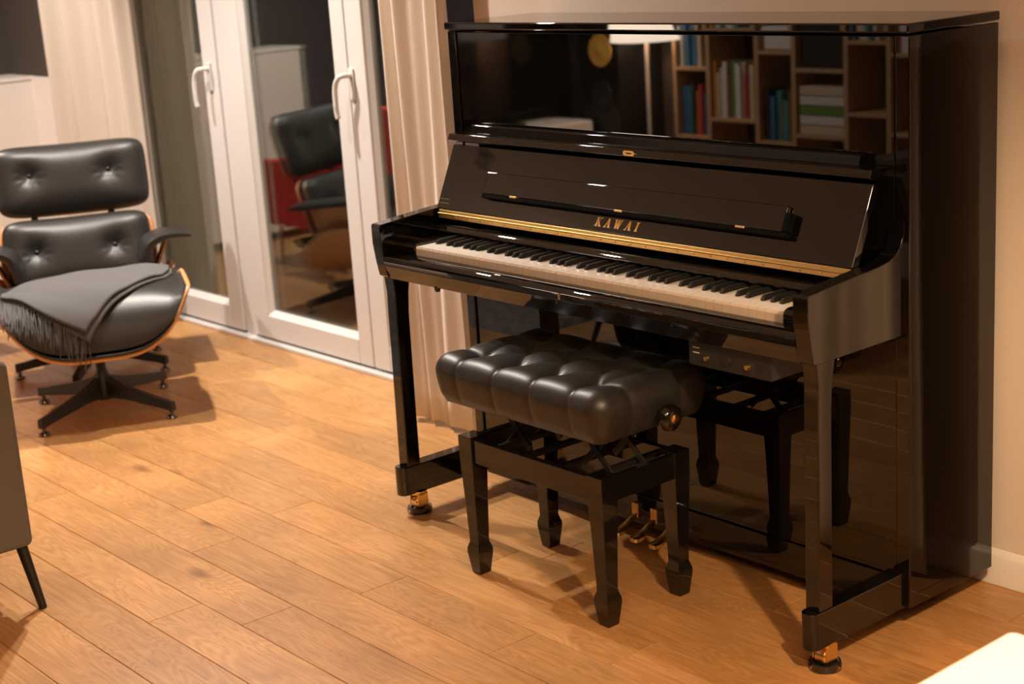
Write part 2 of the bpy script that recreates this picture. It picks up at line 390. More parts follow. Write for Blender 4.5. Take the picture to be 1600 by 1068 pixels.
# terrace outside
JAMB = plain('outer_plaster', (0.82, 0.76, 0.62), 0.9, bump=0.003, bscale=90, bstr=0.3, var=0.05)
struct(box('wall_outer_jamb', JAMB, -3.15, -2.905, 0.625, 0.86, -0.1, 2.4, bev=0), 'plastered outer jamb seen through the left door pane')
for yy in (0.650, 0.672): struct(box('trim_6', JAMB, -2.904, -2.892, yy, yy + 0.010, -0.05, 2.4, bev=0.001), 'shutter guide rail on the outer jamb')
struct(box('floor_terrace', DECK, -9, 3, 0.62, 6.5, -0.16, -0.05, bev=0), 'dark terrace deck outside the doors')

# ------------------------------------------------------------------ the piano
W, H, D = 1.474, 1.296, 0.305
pn = thing('upright_piano', 'glossy black upright piano with open keyboard against the wall', 'piano')
box('lid', LACQ, -0.003, W + 0.003, -0.008, D, H - 0.0195, H, pn, bev=0.004, seg=4)
for (a, b) in ((0, 0.035), (W - 0.035, W)):
    o = box('side_panel', LACQ, a, b, 0.0, D, 0.059, H - 0.0235, pn, bev=0.003, seg=3)
box('back_panel', BLKPL, 0.03, W - 0.03, D - 0.03, D - 0.005, 0.06, H - 0.024, pn)
box('upper_panel', LACQ, 0.038, W - 0.038, 0.003, 0.022, 0.835, H - 0.0255, pn, bev=0.002)
box('lower_panel', LACQ, 0.038, W - 0.038, 0.006, 0.024, 0.125, 0.664, pn, bev=0.0015)
box('bottom_rail', LACQ, 0.036, W - 0.036, 0.002, 0.03, 0.045, 0.122, pn, bev=0.002)
armp = [(-0.3055, 0.800), (-0.302, 0.806), (-0.232, 0.812), (-0.162, 0.818), (-0.091, 0.823), (-0.050, 0.829), (-0.028, 0.838), (-0.013, 0.853), (-0.004, 0.875), (0.0, 0.905), (0.004, 0.905), (0.004, 0.664), (-0.10, 0.664), (-0.229, 0.664), (-0.286, 0.6635), (-0.2915, 0.668), (-0.294, 0.680), (-0.299, 0.707), (-0.3055, 0.755)]
legp = [(-0.280, 0.664), (-0.2745, 0.620), (-0.276, 0.560), (-0.279, 0.30), (-0.281, 0.139), (-0.238, 0.139), (-0.237, 0.30), (-0.234, 0.56), (-0.230, 0.615), (-0.221, 0.664)]
for s, (a, b) in enumerate(((0.012, 0.050), (W - 0.050, W - 0.012))):
    bm = bmesh.new(); prism(bm, armp, a, b, 0); done(bm, 'arm', LACQ, pn, bev=0.006, seg=5)
    bm = bmesh.new(); prism(bm, legp, a + 0.001, b + 0.002, 0) if s == 0 else prism(bm, legp, a - 0.002, b - 0.003, 0)
    done(bm, 'leg', LACQ, pn, bev=0.003, seg=3)
    x0, x1 = (a, b + 0.003) if s == 0 else (a - 0.003, b)
    n = 8; rr_ = 0.018
    pl = [(x0 + rr_ - rr_ * math.cos(PI / 2 * k / n), -0.304 + rr_ - rr_ * math.sin(PI / 2 * k / n)) for k in range(n + 1)]
    pl += [(x1 - rr_ + rr_ * math.sin(PI / 2 * k / n), -0.304 + rr_ - rr_ * math.cos(PI / 2 * k / n)) for k in range(n + 1)]
    pl += [(x1, 0.0), (x0, 0.0)]
    bm = bmesh.new(); prism(bm, pl, 0.059, 0.140, 2); done(bm, 'toe_block', LACQ, pn, bev=0.0025, seg=3)
    cx = (x0 + x1) / 2 + (0.006 if s == 0 else -0.002); cy = -0.243
    bm = bmesh.new(); lathe(bm, [(0, 0.052), (0.022, 0.052), (0.024, 0.057), (0.024, 0.062), (0, 0.062)], 20, T(cx, cy, 0))
    c = done(bm, 'caster', BRASS, pn, smooth=40)
    for q in (-0.018, 0.018):
        bm = bmesh.new(); bx(bm, cx + q - 0.002, cx + q + 0.002, cy - 0.017, cy + 0.017, 0.022, 0.055)
        done(bm, 'caster_fork', BRASS, c, bev=0.001)
    bm = bmesh.new(); lathe(bm, [(0, -0.015), (0.016, -0.015), (0.0195, -0.011), (0.0195, 0.011), (0.016, 0.015), (0, 0.015)], 24, T(cx, cy, 0.027) @ roty(PI / 2))
    done(bm, 'caster_wheel', BRASS, c, smooth=40)
    cup = thing('caster_cup', ['round black caster cup with clear rim under the left front piano leg', 'round black caster cup with clear rim under the right front piano leg'][s], 'caster cup', (cx, cy, 0), 0, 'caster cups under the piano')
    bm = bmesh.new(); lathe(bm, [(0, 0.0), (0.029, 0.0), (0.030, 0.003), (0.029, 0.0135), (0.024, 0.0135), (0.021, 0.007), (0, 0.007)], 32)
    done(bm, 'cup_body', BLKPL, cup, smooth=50)
    bm = bmesh.new(); lathe(bm, [(0.0302, 0.0), (0.0345, 0.0), (0.0345, 0.010), (0.033, 0.016), (0.0305, 0.016), (0.0302, 0.004), (0.0302, 0.0)], 36)
    done(bm, 'clear_rim', CLEAR, cup, smooth=50)
# key bed and key slip
bm = bmesh.new(); prism(bm, [(-0.299, 0.699), (-0.284, 0.661), (-0.10, 0.661), (0.004, 0.661), (0.004, 0.700)], 0.050, W - 0.050, 0)
done(bm, 'key_bed', LACQ, pn, bev=0.0015)
bm = bmesh.new(); prism(bm, [(-0.301, 0.700), (-0.301, 0.714), (-0.299, 0.720), (-0.294, 0.7245), (-0.286, 0.7268), (-0.253, 0.7268), (-0.253, 0.700)], 0.050, W - 0.050, 0)
ks = done(bm, 'key_slip', LACQ, pn, smooth=50)
bm = bmesh.new(); prism(bm, [(x - 0.7125 + 0.735, (z - 0.735) * 1.0 + 0.7075) for z, x in stadium(0.735, 0.7125, 0.008, 0.0075)], -0.3025, -0.3005, 1)
done(bm, 'slip_badge', BRASS, ks, smooth=50)
KX0, KW = (W - 1.227) / 2, 1.227 / 52
for s, (a, b) in enumerate(((0.051, KX0 - 0.001), (W - KX0 + 0.001, W - 0.051))):
    bm = bmesh.new(); prism(bm, [(-0.250, 0.7065), (-0.250, 0.745), (-0.244, 0.753), (-0.234, 0.756), (-0.105, 0.756), (-0.105, 0.7065)], a, b, 0)
    done(bm, 'key_block', LACQ, pn, bev=0.002)
bm = bmesh.new(); bx(bm, 0.051, W - 0.051, -0.112, -0.09, 0.7065, 0.762)
done(bm, 'key_felt', plain('felt', (0.05, 0.02, 0.015), 0.95), pn)
wk = bmesh.new(); prism(wk, [(-0.248, 0.7085), (-0.248, 0.7425), (-0.2455, 0.748), (-0.120, 0.748), (-0.120, 0.7085)], 0.0006, KW - 0.0006, 0)
wme = bpy.data.meshes.new('white_key'); wk.to_mesh(wme); wk.free(); wme.materials.append(IVORY); wme.materials.append(plain('key_side_shade', (0.56, 0.44, 0.34), 0.45))  # second material: ivory with shade painted in, for fronts and gap sides
for _f in wme.polygons:
    if _f.normal.y < -0.9 or abs(_f.normal.x) > 0.9: _f.material_index = 1
bk = bmesh.new()
v = [bk.verts.new(q) for q in ((-0.0055, -0.200, 0.7485), (0.0055, -0.200, 0.7485), (0.0055, -0.113, 0.7485), (-0.0055, -0.113, 0.7485), (-0.0042, -0.194, 0.7595), (0.0042, -0.194, 0.7595), (0.0042, -0.113, 0.761), (-0.0042, -0.113, 0.761))]
for f in ((0, 3, 2, 1), (4, 5, 6, 7), (0, 1, 5, 4), (1, 2, 6, 5), (2, 3, 7, 6), (3, 0, 4, 7)): bk.faces.new([v[i] for i in f])
bmesh.ops.bevel(bk, geom=[e for e in bk.edges], offset=0.0012, segments=2, affect='EDGES')
bme = bpy.data.meshes.new('black_key'); bk.to_mesh(bme); bk.free(); bme.materials.append(EBONY)
bme.polygons.foreach_set('use_smooth', [True] * len(bme.polygons)); bme.set_sharp_from_angle(angle=R(50))
off = {'A': 0.001, 'C': -0.0022, 'D': 0.0022, 'F': -0.003, 'G': 0.0}
for i in range(52):
    o = bpy.data.objects.new('white_key', wme); COL.objects.link(o); o.parent = pn; o.location = (KX0 + i * KW, 0, 0)
    L = 'ABCDEFG'[i % 7]
    if L in off and i < 51:
        o = bpy.data.objects.new('black_key', bme); COL.objects.link(o); o.parent = pn; o.location = (KX0 + (i + 1) * KW + off[L], 0, 0)
# name rail behind the keys
bm = bmesh.new(); prism(bm, [(-0.133, 0.7625), (-0.1365, 0.7655), (-0.1365, 0.768), (-0.1345, 0.7705), (-0.1235, 0.7800), (-0.119, 0.7815), (-0.09, 0.7815), (-0.09, 0.7625)], 0.051, W - 0.051, 0)
done(bm, 'name_rail', LACQ, pn, smooth=45)
# fallboard, leaning open
fa = Vector((0, -0.1178, 0.8215)); fb = Vector((0, -0.0465, 0.982)); fu = (fb - fa).normalized(); fn = Vector((0, -fu.z, fu.y))
FM = Matrix(((1, 0, 0, 0), (0, fu.y, fn.y, fa.y), (0, fu.z, fn.z, fa.z), (0, 0, 0, 1)))   # local x, up-the-board, outwards
def fbox(name, mat, x0, x1, u0, u1, n0, n1, parent, bev=0.001, **k):
    bm = bmesh.new(); bx(bm, x0, x1, u0, u1, n0, n1, FM); bmesh.ops.recalc_face_normals(bm, faces=bm.faces[:])
    return done(bm, name, mat, parent, bev=bev, **k)
FL = (fb - fa).length
fbd = fbox('fallboard', LACQ, 0.053, W - 0.053, 0.0, FL, -0.020, 0.0, pn, bev=0.002)
bm = bmesh.new(); prism(bm, [(-0.0635, 0.9955), (-0.0565, 1.0110), (-0.004, 1.0112), (-0.004, 1.004), (-0.040, 0.990), (-0.052, 0.990)], 0.050, W - 0.050, 0)
done(bm, 'fallboard_flap', LACQ, fbd, bev=0.0012)
bm = bmesh.new(); prism(bm, [(-0.026, 1.0112), (-0.022, 1.0310), (-0.018, 1.0330), (-0.006, 1.0330), (-0.004, 1.0112)], 0.105, W - 0.105, 0)
done(bm, 'flap_leaf', LACQ, fbd, bev=0.001)
hg = bmesh.new(); prism(hg, [(-0.1215, 0.798), (-0.117, 0.819), (-0.113, 0.8185), (-0.1165, 0.7975)], 0.062, W - 0.058, 0)
hgo = done(hg, 'hinge_strip', BRASSB, fbd, bev=0.0008)
hm = bmesh.new()
tube(hm, [(0.060, -0.1195, 0.8095), (W - 0.056, -0.1195, 0.8095)], 0.0021, 8)
for k in range(27):
    x = 0.085 + k * 0.0502
    lathe(hm, [(0, 0.0012), (0.0016, 0.0009), (0.0024, 0)], 8, T(x, -0.1208, 0.8035) @ rotx(R(78)))
done(hm, 'hinge_knuckle', plain('dark_brass', (0.45, 0.28, 0.09), 0.35, metal=1), fbd, smooth=50)
bm = bmesh.new()
prism(bm, stadium(W / 2, 1.0030, 0.026, 0.0120), -0.0650, -0.0590, 1)
done(bm, 'lock_plate', BRASS, fbd, smooth=40)
bm = bmesh.new(); bx(bm, W / 2 - 0.008, W / 2 + 0.008, -0.0656, -0.0648, 1.0010, 1.0044); done(bm, 'lock_slot', BLKMET, fbd)
# music desk folded on the board
def uz(z): return (z - 0.8215) / fu.z
md_ = fbox('music_desk', LACQ, 0.236, 1.232, uz(0.868), uz(0.922), 0.001, 0.013, pn, bev=0.004, seg=3)
fbox('desk_ledge', UNDERSHADE, 0.246, 1.250, uz(0.859), uz(0.868), 0.001, 0.020, md_, bev=0.002)  # dark underside shade in the colour, lacquer like the desk otherwise
fbox('desk_end_cap', UNDERSHADE, 1.234, 1.251, uz(0.869), uz(0.908), 0.001, 0.021, md_, bev=0.003)  # shaded end of the desk, its shade painted black
for x in (0.355, 0.733, 1.108): fbox('brass_tab', BRASSB, x, x + 0.026, uz(0.866), uz(0.8705), 0.014, 0.0215, md_, bev=0.0008)
for z in (0.836, 0.846): fbox('maker_line', plain('silver_print', (0.45, 0.36, 0.28), 0.4, metal=0.8), 0.060, 0.098, uz(z), uz(z) + 0.0008, 0.0001, 0.0005, fbd, bev=0)
# raised brass letters K A W A I, slanted serif capitals
def letter(bm, ch, x, u, h):
    sl = 0.22; t = 0.0050; th = 0.0021; sf = 0.0019
    def poly(pts):
        q = [(x + a + sl * b, u + b) for a, b in pts]
        lo = [bm.verts.new(FM @ Vector((a, b, 0.0003))) for a, b in q]; hi = [bm.verts.new(FM @ Vector((a, b, 0.0015))) for a, b in q]
        bm.faces.new(hi)
        for i in range(len(q)): bm.faces.new((lo[i], lo[(i + 1) % len(q)], hi[(i + 1) % len(q)], hi[i]))
    def st(x0, y0, x1, y1, w_): poly([(x0 - w_ / 2, y0), (x0 + w_ / 2, y0), (x1 + w_ / 2, y1), (x1 - w_ / 2, y1)])
    def serif(xc, y, w_): poly([(xc - w_ / 2, y), (xc + w_ / 2, y), (xc + w_ / 2, y + sf), (xc - w_ / 2, y + sf)])
    if ch == 'K':
        st(0.003, 0, 0.003, h, t); serif(0.003, 0, 0.0095); serif(0.003, h - sf, 0.0095)
        st(0.0045, h * 0.40, 0.0145, h, th); st(0.0075, h * 0.56, 0.0155, 0, t); serif(0.0145, h - sf, 0.007); serif(0.0155, 0, 0.008); return 0.0275
    if ch == 'A':
        st(0.001, 0, 0.0090, h, th); st(0.0145, 0, 0.0085, h, t); st(0.0075, h * 0.32, 0.0075, h * 0.32 + 0.0016, 0.009)
        serif(0.001, 0, 0.0065); serif(0.0145, 0, 0.0085); return 0.0285
    if ch == 'W':
        st(0.001, h, 0.0055, 0, t); st(0.0060, 0, 0.0105, h, th); st(0.0105, h, 0.0140, 0, t); st(0.0145, 0, 0.0200, h, th)
        serif(0.001, h - sf, 0.008); serif(0.0105, h - sf, 0.007); serif(0.0200, h - sf, 0.0065); return 0.0335
    if ch == 'I':
        st(0.004, 0, 0.004, h, t); serif(0.004, 0, 0.0095); serif(0.004, h - sf, 0.0095); return 0.02
xx = 0.662
for ch in 'KAWAI':
    bm = bmesh.new(); adv = letter(bm, ch, xx, uz(0.8325), 0.0222); bmesh.ops.recalc_face_normals(bm, faces=bm.faces[:])
    done(bm, 'brass_letter', plain('gold_letter', (0.95, 0.62, 0.25), 0.5, metal=0.5) if ch == 'K' else bpy.data.materials['gold_letter'], fbd); xx += adv + 0.0035
# pedals
for x in (0.640, 0.706, 0.772):
    bm = bmesh.new(); bx(bm, x - 0.011, x + 0.011, -0.006, 0.002, 0.062, 0.100)
    pe = done(bm, 'pedal_plate', BRASS, pn, bev=0.0015)
    bm = bmesh.new()
    sec = [(0.0, 0.074, 0.008), (-0.02, 0.068, 0.0085), (-0.04, 0.056, 0.011), (-0.058, 0.048, 0.0150), (-0.070, 0.046, 0.0155), (-0.079, 0.046, 0.0125), (-0.084, 0.0465, 0.006)]
    gA = [[bm.verts.new((x + hw * k, y, z - (0.002 if abs(k) == 1 else 0))) for k in (-1, -0.6, 0, 0.6, 1)] + [bm.verts.new((x + hw * k, y, z - 0.011)) for k in (1, -1)] for (y, z, hw) in sec]
    for A, B in zip(gA, gA[1:]):
        for k in range(7): bm.faces.new((A[k], A[(k + 1) % 7], B[(k + 1) % 7], B[k]))
    bm.faces.new(gA[0][::-1]); bm.faces.new(gA[-1]); bmesh.ops.recalc_face_normals(bm, faces=bm.faces[:])
    done(bm, 'pedal', BRASS, pn, smooth=35)
# silent-play control box under the key bed, small latch at the left
cb = box('control_box', BLKPL, 1.105, 1.335, -0.268, -0.10, 0.604, 0.6605, pn, bev=0.002)
for x, r_ in ((1.158, 0.0045), (1.272, 0.005)):
    bm = bmesh.new(); lathe(bm, [(0, 0.007), (r_, 0.007), (r_ * 1.2, 0.0), (r_ * 1.2, -0.001)], 14, T(x, -0.2685, 0.625) @ rotx(PI / 2)); done(bm, 'jack_ring', BRASSB, cb, smooth=40)
bm = bmesh.new(); lathe(bm, [(0, 0.006), (0.010, 0.006), (0.011, 0.0), (0.011, -0.001)], 20, T(1.215, -0.2685, 0.630) @ rotx(PI / 2)); done(bm, 'volume_knob', BLKPL, cb, smooth=40)
for z in (0.632, 0.643):
    bm = bmesh.new(); bx(bm, 1.118, 1.136, -0.2686, -0.2679, z, z + 0.0016); done(bm, 'printed_mark', PAPER, cb)
bm = bmesh.new(); bx(bm, 1.292, 1.312, -0.2695, -0.2680, 0.618, 0.634); done(bm, 'power_button', BLKMET, cb, bev=0.001)
bm = bmesh.new(); lathe(bm, [(0, -0.012), (0.006, -0.010), (0.008, -0.004), (0.008, 0.001)], 14, T(0.245, -0.279, 0.661)); done(bm, 'latch_knob', BLKPL, pn, smooth=60)

# ------------------------------------------------------------------ the bench
bn = thing('piano_bench', 'black tufted leather piano bench on four glossy legs in front of the piano', 'bench', (0.727, -0.286, 0))
BX, BY = 0.25, 0.137
def legmesh():
    bm = bmesh.new(); secs = [(0.356, 0.0245), (0.30, 0.0240), (0.20, 0.0205), (0.088, 0.0172), (0.082, 0.0174), (0.066, 0.0226), (0.054, 0.0228), (0.003, 0.0165), (0.0, 0.015)]
    rg_ = [[bm.verts.new((sx * h_, sy * h_, z)) for sx, sy in ((-1, -1), (1, -1), (1, 1), (-1, 1))] for z, h_ in secs]
    for A, B in zip(rg_, rg_[1:]):
        for k in range(4): bm.faces.new((A[k], B[k], B[(k + 1) % 4], A[(k + 1) % 4]))
    bm.faces.new(rg_[0]); bm.faces.new(rg_[-1][::-1]); bmesh.ops.recalc_face_normals(bm, faces=bm.faces[:]); return bm
lm = bpy.data.meshes.new('bench_leg'); b_ = legmesh(); b_.to_mesh(lm); b_.free(); lm.materials.append(LACQ_S)
for sx in (-1, 1):
    for sy in (-1, 1):
        o = link('leg', lm, None, bn, bev=0.0015, loc=(sx * (BX - 0.023), sy * (BY - 0.023), 0))
for sy in (-1, 1): box('rail', LACQ_S, -BX + 0.045, BX - 0.045, sy * (BY - 0.014) - 0.009, sy * (BY - 0.014) + 0.009, 0.292, 0.350, bn, bev=0.0015)
for sx in (-1, 1): box('rail', LACQ_S, sx * (BX - 0.014) - 0.009, sx * (BX - 0.014) + 0.009, -BY + 0.045, BY - 0.045, 0.292, 0.350, bn, bev=0.0015)
for x in (-0.16, -0.06, 0.06, 0.16): box('cross_bar', BLKMET, x - 0.009, x + 0.009, -BY + 0.022, BY - 0.022, 0.322, 0.334, bn, bev=0.001)
for sy in (-1, 1):
    y = sy * 0.05
    for (a, b) in ((-0.19, -0.09), (-0.09, -0.19), (0.09, 0.19), (0.19, 0.09)):
        bm = bmesh.new(); dx, dz = b - a, 0.098
        L_ = math.hypot(dx, dz); ang = math.atan2(dz, dx)
        bx(bm, 0, L_, -0.003, 0.003, -0.008, 0.008, T(a, y + (0.006 if a < b else 0), 0.332) @ roty(-ang))
        done(bm, 'scissor_arm', BLKMET, bn, bev=0.001)
box('seat_board', BLKPL, -0.235, 0.235, -0.120, 0.120, 0.430, 0.455, bn, bev=0.003)
# tufted cushion
btn = [(-0.195 + 0.13 * i, s * 0.086) for s in (-1, 1) for i in range(4)] + [(-0.13 + 0.13 * i, 0.0) for i in range(3)]
segs = []
for i in range(4):
    x = -0.195 + 0.13 * i
    for s in (-1, 1):
        segs.append(((x, s * 0.086), (x, s * 0.40)))
        for q in (-1, 1):
            mxp = x + q * 0.065
            if abs(mxp) < 0.2: segs.append(((x, s * 0.086), (mxp, 0.0)))
for s in (-1, 1):
    for q in (-1, 1): segs.append(((q * 0.195, s * 0.086), (q * 0.50, s * 0.060)))
    segs.append(((s * 0.195, -0.086), (s * 0.215, 0.0))); segs.append(((s * 0.195, 0.086), (s * 0.215, 0.0)))
def dseg(px, py, a, b):
    dx, dy = b[0] - a[0], b[1] - a[1]; t = ((px - a[0]) * dx + (py - a[1]) * dy) / (dx * dx + dy * dy); t = min(max(t, 0), 1)
    return math.hypot(px - a[0] - t * dx, py - a[1] - t * dy), t
AX, AY, RC, SD = 0.252, 0.134, 0.038, 0.076
LT = RC * PI / 2 + SD + 0.02
def cush(u, v_):
    a = (u * 2 - 1) * (AX + LT); b = (v_ * 2 - 1) * (AY + LT)
    dx = max(abs(a) - AX, 0) * (1 if a > 0 else -1); dy = max(abs(b) - AY, 0) * (1 if b > 0 else -1)
    d = math.hypot(dx, dy); ds = min(d, LT)
    ex, ey = (dx / d, dy / d) if d > 1e-9 else (0, 0)
    if ds < RC * PI / 2: th = ds / RC; out = RC * math.sin(th); drop = RC * (1 - math.cos(th)); nx, nz = math.sin(th), math.cos(th)
    elif ds < RC * PI / 2 + SD: q = ds - RC * PI / 2; out = RC - 0.016 * (q / SD) ** 1.5; drop = RC + q; nx, nz = 1, 0
    else: q = ds - RC * PI / 2 - SD; out = RC - 0.016 - q; drop = RC + SD; nx, nz = 0.3, -0.8
    pa = max(min(a, AX), -AX) + ex * ds; pb = max(min(b, AY), -AY) + ey * ds
    dep = 0
    for (s0, s1) in segs:
        dd, t = dseg(pa, pb, s0, s1)
        if dd < 0.10: dep = max(dep, math.exp(-(dd / 0.010) ** 0.85) * 0.0105)
    fade = 1 if ds < RC * PI / 2 + SD * 0.7 else max(0, 1 - (ds - RC * PI / 2 - SD * 0.7) / 0.02)
    bd = min(math.hypot(pa - q[0], pb - q[1]) for q in btn)
    sd_ = min(1, ds / (RC * PI / 2)); dep = dep * (1 - 0.62 * sd_)
    dep = (dep + 0.017 * math.exp(-(bd / 0.026) ** 1.2)) * fade
    puff = 0.006
    x = max(min(a, AX), -AX) + ex * out - ex * nx * (dep - puff * fade); y = max(min(b, AY), -AY) + ey * out - ey * nx * (dep - puff * fade)
    z = 0.556 - drop - max(nz, 0) * (dep - puff)
    return (x, y, z)
bm = bmesh.new(); gridmesh(bm, 150, 100, cush); bmesh.ops.remove_doubles(bm, verts=bm.verts[:], dist=0.0003)
bmesh.ops.recalc_face_normals(bm, faces=bm.faces[:])
cu = done(bm, 'seat_cushion', BENCHL, bn, smooth=180)
for (x, y) in btn:
    bm = bmesh.new(); lathe(bm, [(0, 0.005), (0.004, 0.0042), (0.0065, 0.0018), (0.007, 0)], 12, T(x, y, 0.532)); done(bm, 'tuft_button', BENCHL, cu, smooth=180)
# height knob on the right end
bm = bmesh.new(); lathe(bm, [(0, -0.03), (0.006, -0.03), (0.006, 0.0), (0.018, 0.003), (0.028, 0.012), (0.031, 0.022), (0.028, 0.033), (0.018, 0.040), (0.012, 0.0405), (0.012, 0.0385), (0, 0.0385)], 28, T(0.296, 0.012, 0.474) @ roty(PI / 2))
kb = done(bm, 'height_knob', LACQ_S, bn, smooth=60)
bm = bmesh.new(); lathe(bm, [(0, 0.0015), (0.009, 0.001), (0.0115, -0.001)], 20, T(0.3355, 0.012, 0.474) @ roty(PI / 2)); done(bm, 'knob_emblem', BRASS, kb, smooth=40)

# ------------------------------------------------------------------ ottoman
TH = R(-24.1)
def zshell(v_): return 0.25 + 0.195 * min(abs(v_) / 0.31, 1.03) ** 3.6
def otop(u, v_):
    a = min(abs(u) / 0.285, 1); b = min(abs(v_) / 0.308, 1); zs = zshell(v_) + 0.015
    return zs + (0.455 - zs) * math.sqrt(max(0, 1 - a ** 4)) * math.sqrt(max(0, 1 - b ** 7))
ot = thing('ottoman', 'black leather ottoman with plywood shell and four-star base under a grey throw', 'ottoman', (-1.61, -0.365, 0), TH)
def shellf(u, v_):
    q = (v_ * 2 - 1); v2 = math.copysign(abs(q) ** 0.8, q) * 0.313; uu_ = (u * 2 - 1) * 0.262
    k_ = 1 - 0.75 * abs(q) ** 9 if uu_ < 0 else 1 - 0.05 * abs(q) ** 9
    return (uu_ * k_, v2 * (1 - 0.03 * abs(u * 2 - 1) ** 6), zshell(v2) - 0.002)
bm = bmesh.new(); gridmesh(bm, 16, 40, shellf)
o = done(bm, 'plywood_shell', PLY, ot, smooth=180); m_ = o.modifiers.new('solid', 'SOLIDIFY'); m_.thickness = 0.011; m_.offset = -1
def ocush(u, v_):
    a = math.sin((u * 2 - 1) * PI / 2) * 0.270; b = math.sin((v_ * 2 - 1) * PI / 2) * 0.309
    lim = 1 - 0.08 * (abs(b) / 0.30) ** 6
    zz = otop(a * 0.285 / 0.2705, b * 0.308 / 0.3095); ed = max(abs(a) / 0.275, abs(b) / 0.309)
    return (a * lim, b, zz - 0.011 * ed ** 14 + 0.012 * (abs(b) / 0.309) ** 6 * max(0, 1 - (a / 0.2) ** 4) * (1 - ed ** 14))
bm = bmesh.new(); gridmesh(bm, 40, 40, ocush)
gridmesh(bm, 8, 30, lambda u, v_: ((u * 2 - 1) * 0.262, math.sin((v_ * 2 - 1) * PI / 2) * 0.300, zshell(math.sin((v_ * 2 - 1) * PI / 2) * 0.3) + 0.003))
ocu = done(bm, 'seat_cushion', LEATHER, ot, smooth=180)
# welt along the cushion border
bm = bmesh.new()
bd_ = [(0.266, math.sin(k / 30 * PI - PI / 2) * 0.298) for k in range(31)]
tube(bm, [(u * (1 - 0.10 * (abs(v_) / 0.30) ** 6), v_, zshell(v_) + 0.007) for u, v_ in bd_], 0.0045, 8)
done(bm, 'piping', LEATHER, ocu, smooth=180)
def starbase(parent, n, a0, rad, zhub, mat=BLKMET, colr=0.022, coltop=0.26):
    bm = bmesh.new(); lathe(bm, [(0, 0.045), (0.028, 0.045), (0.030, 0.06), (0.027, zhub), (colr * 0.8, zhub + 0.02), (colr * 0.75, coltop), (0, coltop)], 20)
    done(bm, 'column', mat, parent, smooth=40)
    for k in range(n):
        an = a0 + 2 * PI * k / n
        bm = bmesh.new(); secs = [(0.02, zhub - 0.002, 0.052, 0.015), (0.10, zhub - 0.030, 0.052, 0.0145), (rad - 0.03, 0.064, 0.034, 0.0135), (rad + 0.014, 0.058, 0.026, 0.0130)]
        rg_ = []
        for (r_, zt, zb, hw) in secs: rg_.append([bm.verts.new((r_, -hw * 0.8, zt)), bm.verts.new((r_, hw * 0.8, zt)), bm.verts.new((r_, hw, zb)), bm.verts.new((r_, -hw, zb))])
        for A, B in zip(rg_, rg_[1:]):
            for q in range(4): bm.faces.new((A[q], B[q], B[(q + 1) % 4], A[(q + 1) % 4]))
        bm.faces.new(rg_[0]); bm.faces.new(rg_[-1][::-1]); bmesh.ops.recalc_face_normals(bm, faces=bm.faces[:])
        lg = done(bm, 'leg', mat, parent, bev=0.003, seg=2, rot=(0, 0, an))
        bm = bmesh.new(); lathe(bm, [(0, 0.0), (0.017, 0.0), (0.019, 0.004), (0.017, 0.010), (0.007, 0.013), (0.007, 0.030), (0, 0.030)], 18, T(rad, 0, 0))
        done(bm, 'foot_glide', DKSTEEL, lg, smooth=40)
starbase(ot, 4, R(45), 0.295, 0.128)
box('mounting_plate', BLKMET, -0.09, 0.09, -0.06, 0.06, 0.226, 0.240, ot, bev=0.004)

# throw over the ottoman
tw = thing('throw_blanket', 'folded grey wool throw with fringe lying over the ottoman', 'blanket', (-1.61, -0.365, 0), TH)
Ledge = [(0.10, -0.288), (0.04, -0.286), (-0.04, -0.20), (-0.12, -0.03), (-0.15, 0.12), (-0.165, 0.262)]
Redge = [(0.276, -0.032), (0.256, 0.008), (0.224, 0.050), (0.180, 0.112), (0.112, 0.185), (0.045, 0.238), (-0.05, 0.27), (-0.13, 0.275)]
def tpos(s, t, lift, grow=0):
    a = curve(Ledge, s); b = curve(Redge, s); u = lerp(a[0], b[0], t); v_ = lerp(a[1], b[1], t)
    bow = math.sin(PI * t) * 0.055 * max(0, 1 - s * 1.6); u += bow * 0.75; v_ -= bow * 0.35
    u += grow * 0.6 * t; v_ += grow * t * 0.8
    u = max(min(u, 0.2845), -0.28)
    wav = 0.003 * math.sin(9 * s + 5 * t) * math.sin(7 * t) + 0.002 * math.sin(23 * s)
    z = otop(u, v_) + lift + wav * (1 if lift > 0.01 else 0.2)
    return (u + max(0, (u - 0.2)) * 0.09 + lift * 0.5 * max(0, (u - 0.15)) / 0.13, v_, z)
for i_, (lift, grow, nm) in enumerate(((0.006, 0.010, 'under_layer'), (0.018, 0.0, 'top_layer'))):
    bm = bmesh.new(); gridmesh(bm, 50, 36, lambda s, t: tpos(s, t, lift, grow))
    o = done(bm, nm, THROW, tw, smooth=180); m_ = o.modifiers.new('solid', 'SOLIDIFY'); m_.thickness = 0.008; m_.offset = 0
bm = bmesh.new()
